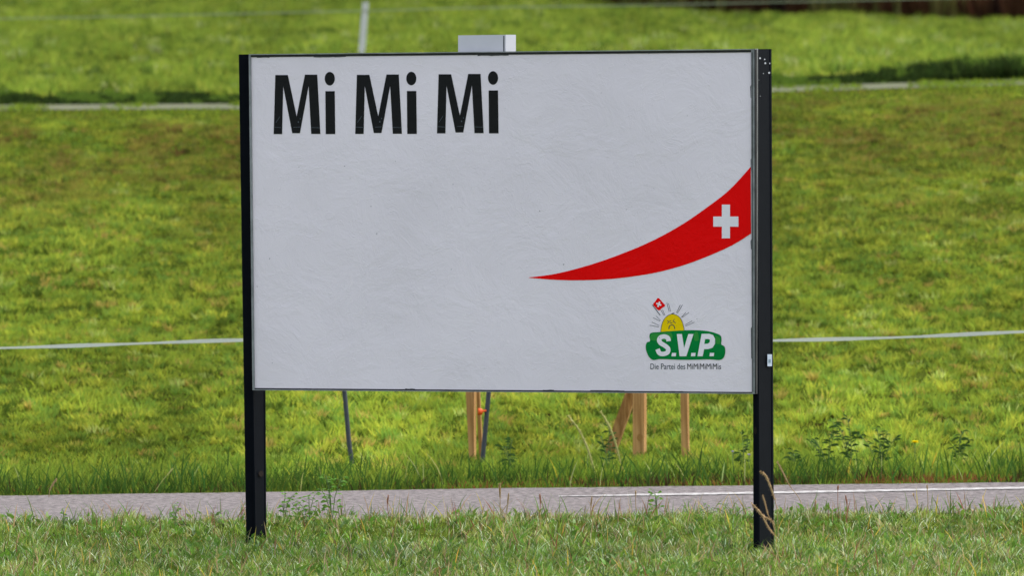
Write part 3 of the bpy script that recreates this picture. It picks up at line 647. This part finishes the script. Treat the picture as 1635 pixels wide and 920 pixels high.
# ------------------------------------------------------------------ single plants
rr = random.Random(21)
def ground_at(px, Y):
    x = (px-817.5)*Y/F; x = at_y(px, 700, Y).x; return Vector((x, Y, gz(x, Y)))
def weed(px, Y, toprow, lab, grp, leafm=M_leaf, nst=4, L=.045, W=.018, spread=.12, tri=False, name='weed', px_top=None, cat='weed'):
    b = ground_at(px, Y); H = at_y(px, toprow, Y).z-b.z; e = empty(name, b); tag(e, lab, cat, grp)
    st = MB(); lf = MB()
    for s in range(nst):
        a = rr.uniform(0, 6.28); hh = H*(1 if s == 0 else rr.uniform(.55, .95)); sp_ = spread*rr.uniform(.3, 1)*(0.25 if s == 0 else 1)
        tip = b+Vector((math.cos(a)*sp_, math.sin(a)*sp_*.6, hh)); mid = b.lerp(tip, .5)+Vector((math.cos(a)*-.01, 0, hh*.08))
        pts = [Vector(p) for p in spline([b-Vector((0, 0, .03)), mid, tip], 4)]; st.tube(pts, [.003-.0015*i/len(pts) for i in range(len(pts))], 5)
        nl = max(5, int(hh/.023))
        for i in range(nl):
            t = .25+.75*i/(nl-1); p = pts[min(int(t*(len(pts)-1)), len(pts)-1)]; q = pts[min(int(t*(len(pts)-1))+1, len(pts)-1)]; fr_ = t*(len(pts)-1)-int(t*(len(pts)-1)); p = p.lerp(q, fr_)
            az = rr.uniform(0, 6.28); d = Vector((math.cos(az), math.sin(az), rr.uniform(.0, .8))); k = rr.uniform(.6, 1.15)*(1.15-.4*t)
            if tri:
                ped = p+d.normalized()*L*.7; st.tube([p, ped], .0012, 4)
                for da in (-.9, 0, .9): lf.leaf(ped, Vector((math.cos(az+da), math.sin(az+da), rr.uniform(-.1, .6))), L*k, W*k, .25, Vector((rr.uniform(-.6, .6), -.8, rr.uniform(.3, 1))).normalized())
            else: lf.leaf(p, d, L*k, W*k, rr.uniform(.1, .5), Vector((rr.uniform(-.6, .6), -.9, rr.uniform(.2, 1))).normalized())
    st.build('stem', M_stem, e, b, True); lf.build('foliage', leafm, e, b); return e, b
g1 = 'leafy weeds at the near edge of the road'
weed(452, 41.35, 790, 'small trifoliate weed just right of the left post', g1, nst=3, L=.034, W=.015, spread=.10, tri=True)
weed(492, 41.3, 792, 'bushy trifoliate weed between the left post and the tallest weed', g1, nst=4, L=.034, W=.014, spread=.16, tri=True)
weed(528, 41.4, 760, 'tallest trifoliate weed at the road edge near the left post', g1, nst=4, L=.036, W=.015, spread=.14, tri=True)
weed(1046, 41.6, 785, 'small fresh green weed standing before the white road line', g1, nst=3, L=.034, W=.015, spread=.05, tri=True)
weed(1100, 41.3, 806, 'low spreading green weed between the fresh weed and the right post', g1, nst=6, L=.035, W=.010, spread=.22)
weed(1170, 41.4, 803, 'low green weed close to the left side of the right post', g1, nst=5, L=.032, W=.009, spread=.16)
weed(1418, 41.8, 800, 'pinnate green weed in the turf right of the right post', g1, nst=4, L=.030, W=.009, spread=.10)
weed(100, 41.2, 812, 'small dark weed at the road edge far left', g1, nst=3, L=.028, W=.010, spread=.08)
weed(278, 41.2, 806, 'small weed at the road edge midway to the left post', g1, nst=3, L=.024, W=.014, spread=.05, tri=True)
g2 = 'dark weeds on the far side of the road'
for px, top, sp_, lab in ((1270, 718, .12, 'short dark weed beside the right post across the road'), (1322, 690, .14, 'dark weed left of the tall cluster across the road'),
                          (1360, 668, .18, 'tallest dark weed of the cluster across the road'), (1405, 682, .16, 'dark weed between the tallest weed and the yellow flower'),
                          (1530, 690, .12, 'thin dark weed right of the yellow flower'), (972, 682, .10, 'dark leafy weed by the foot of the diagonal brace'),
                          (815, 702, .07, 'dark weed right of the leaning plastic post'), (1185, 690, .05, 'slender dark weed just left of the right post')):
    weed(px, 46.2, top, lab, g2, M_dleaf, nst=5 if sp_ > .11 else 3, L=.080, W=.021, spread=sp_)
def stalk(name, pts, Y, headfrac, lab, cat, grp, m_, hr=.008, sr=.002):
    P_ = [at_y(x, y, Y) for x, y in pts]; b = P_[0].copy(); e = empty(name, b); tag(e, lab, cat, grp)
    sp = [Vector(p) for p in spline(P_, 6)]; n_ = len(sp); k = int(n_*(1-headfrac))
    m = MB(); m.tube(sp[:k+1], [sr]*(k+1), 5); m.build('stem', m_, e, b, True)
    m = MB(); hp = sp[k:]; r_ = [hr*.85*(.45+.55*math.sin(math.pi*min(1, (i+.6)/len(hp))))*rr.uniform(.75, 1.15) for i in range(len(hp))]; m.tube(hp, r_, 6)
    for p in hp:
        for q in range(5):
            d = Vector((rr.uniform(-1, 1), rr.uniform(-1, 1), rr.uniform(-.4, 1))); m.leaf(p, d, hr*2.0, hr*.6, .1)
    m.build('seed_head', m_, e, b); return e
g3 = 'dry seed stalks in front of the right post'
stalk('seed_stalk', [(1243, 862), (1241, 820), (1238, 802), (1230, 778), (1222, 760), (1215, 755)], 39.2, .55, 'tall bent dry stalk across the right post, drooping at its tip', 'seed stalk', g3, M_dry, .0085)
stalk('seed_stalk', [(1238, 850), (1236, 838), (1228, 830), (1218, 825), (1209, 814), (1201, 806)], 39.25, .72, 'dry stalk lying leftward across the right post', 'seed stalk', g3, M_dry, .0095)
stalk('seed_stalk', [(1237, 848), (1232, 832), (1226, 822), (1222, 806), (1218, 792)], 39.3, .6, 'short upright dry stalk between the two bent ones', 'seed stalk', g3, M_dry, .0065)
stalk('seed_stalk', [(1242, 866), (1237, 856), (1230, 848), (1224, 838), (1219, 828)], 39.1, .7, 'lowest dry stalk at the foot of the right post', 'seed stalk', g3, M_dry, .007)
stalk('seed_stalk', [(1290, 828), (1275, 795), (1262, 778), (1250, 755), (1241, 738)], 42.0, .5, 'long thin dry stalk leaning from the road to the right post', 'seed stalk', g3, M_dry, .007)
g4 = 'grass ears on the far side of the road'
stalk('grass_ear', [(955, 785), (949, 755), (940, 722), (926, 690), (907, 664)], 45.6, .85, 'long pale arching grass ear, left of the diagonal brace', 'grass ear', g4, M_gold, .0105)
stalk('grass_ear', [(998, 772), (990, 735), (980, 700), (970, 676), (959, 658)], 45.8, .75, 'pale grass ear crossing the diagonal brace', 'grass ear', g4, M_gold, .0105)
stalk('grass_ear', [(78, 795), (79, 785), (84, 775), (90, 766)], 43.4, .6, 'small orange tinted grass ear at the far left road edge', 'grass ear', g4, M_dry, .0065)
stalk('grass_ear', [(247, 786), (258, 770), (268, 758), (276, 749)], 44.2, .35, 'pale leaning grass ear over the road edge on the left', 'grass ear', g4, M_gold, .006)
g5 = 'seed heads along the near road edge'
for i, (px, top, lab) in enumerate(((620, 792, 'single reddish seed head left of centre at the road edge'), (798, 772, 'tall forked tan seed head at the road edge below the billboard'), (812, 790, 'shorter tan seed head just right of the tall forked one'),
        (862, 790, 'tan seed head left of the start of the white line'), (945, 795, 'reddish seed head below the start of the white line'), (1015, 785, 'thin dark seed head left of the fresh green weed'),
        (1350, 792, 'reddish seed head right of the right post'), (1302, 800, 'low rusty seed head nearer the right post'), (1480, 775, 'thin tall seed head near the right end'), (1338, 776, 'thin pale seed head over the road line'))):
    Y = 41.4; b = ground_at(px, Y); r_b = 828
    stalk('seed_head_grass', [(px+rr.uniform(-4, 4), r_b+6), (px+rr.uniform(-3, 3), (r_b+top)/2), (px, top)], Y, .45 if i not in (5, 8, 9) else .2, lab, 'seed head', g5, M_dry if i % 3 else mat('rusty_seed_head', (.26, .11, .06), .8), .006 if i != 1 else .009)
stalk('seed_head_grass', [(1483-6, 834), (1462, 800), (1458, 790)], 41.5, .3, 'short broad seed head in the turf toward the right', 'seed head', g5, M_dry, .006)
# flowers
def flower(px, row, Y, n_, R_, m_, lab, grp=None, name='dandelion', cat='flower'):
    c = at_y(px, row, Y); b = Vector((c.x+.02, Y, gz(c.x, Y))); e = empty(name, b); tag(e, lab, cat, grp)
    m = MB(); m.tube([b, b.lerp(c, .6)+Vector((-.01, 0, 0)), c], .0025, 6); m.build('stem', M_stem, e, b, True)
    m = MB()
    for ring in range(2):
        for k in range(n_):
            a = 2*math.pi*(k+.5*ring)/n_; m.leaf(c, Vector((math.cos(a), math.sin(a), .35+.5*ring)), R_, R_*.55, .15)
    m.build('petals', m_, e, b)
flower(1461, 708, 46.0, 14, .032, M_petal, 'yellow dandelion flower in the grass across the road on the right')
flower(1170, 722, 45.6, 7, .012, M_lilac, 'small lilac flower in the grass left of another near the right post', 'lilac flowers', 'meadow_flower')
flower(1196, 727, 45.6, 7, .014, M_lilac, 'small lilac flower touching the left side of the right post', 'lilac flowers', 'meadow_flower')
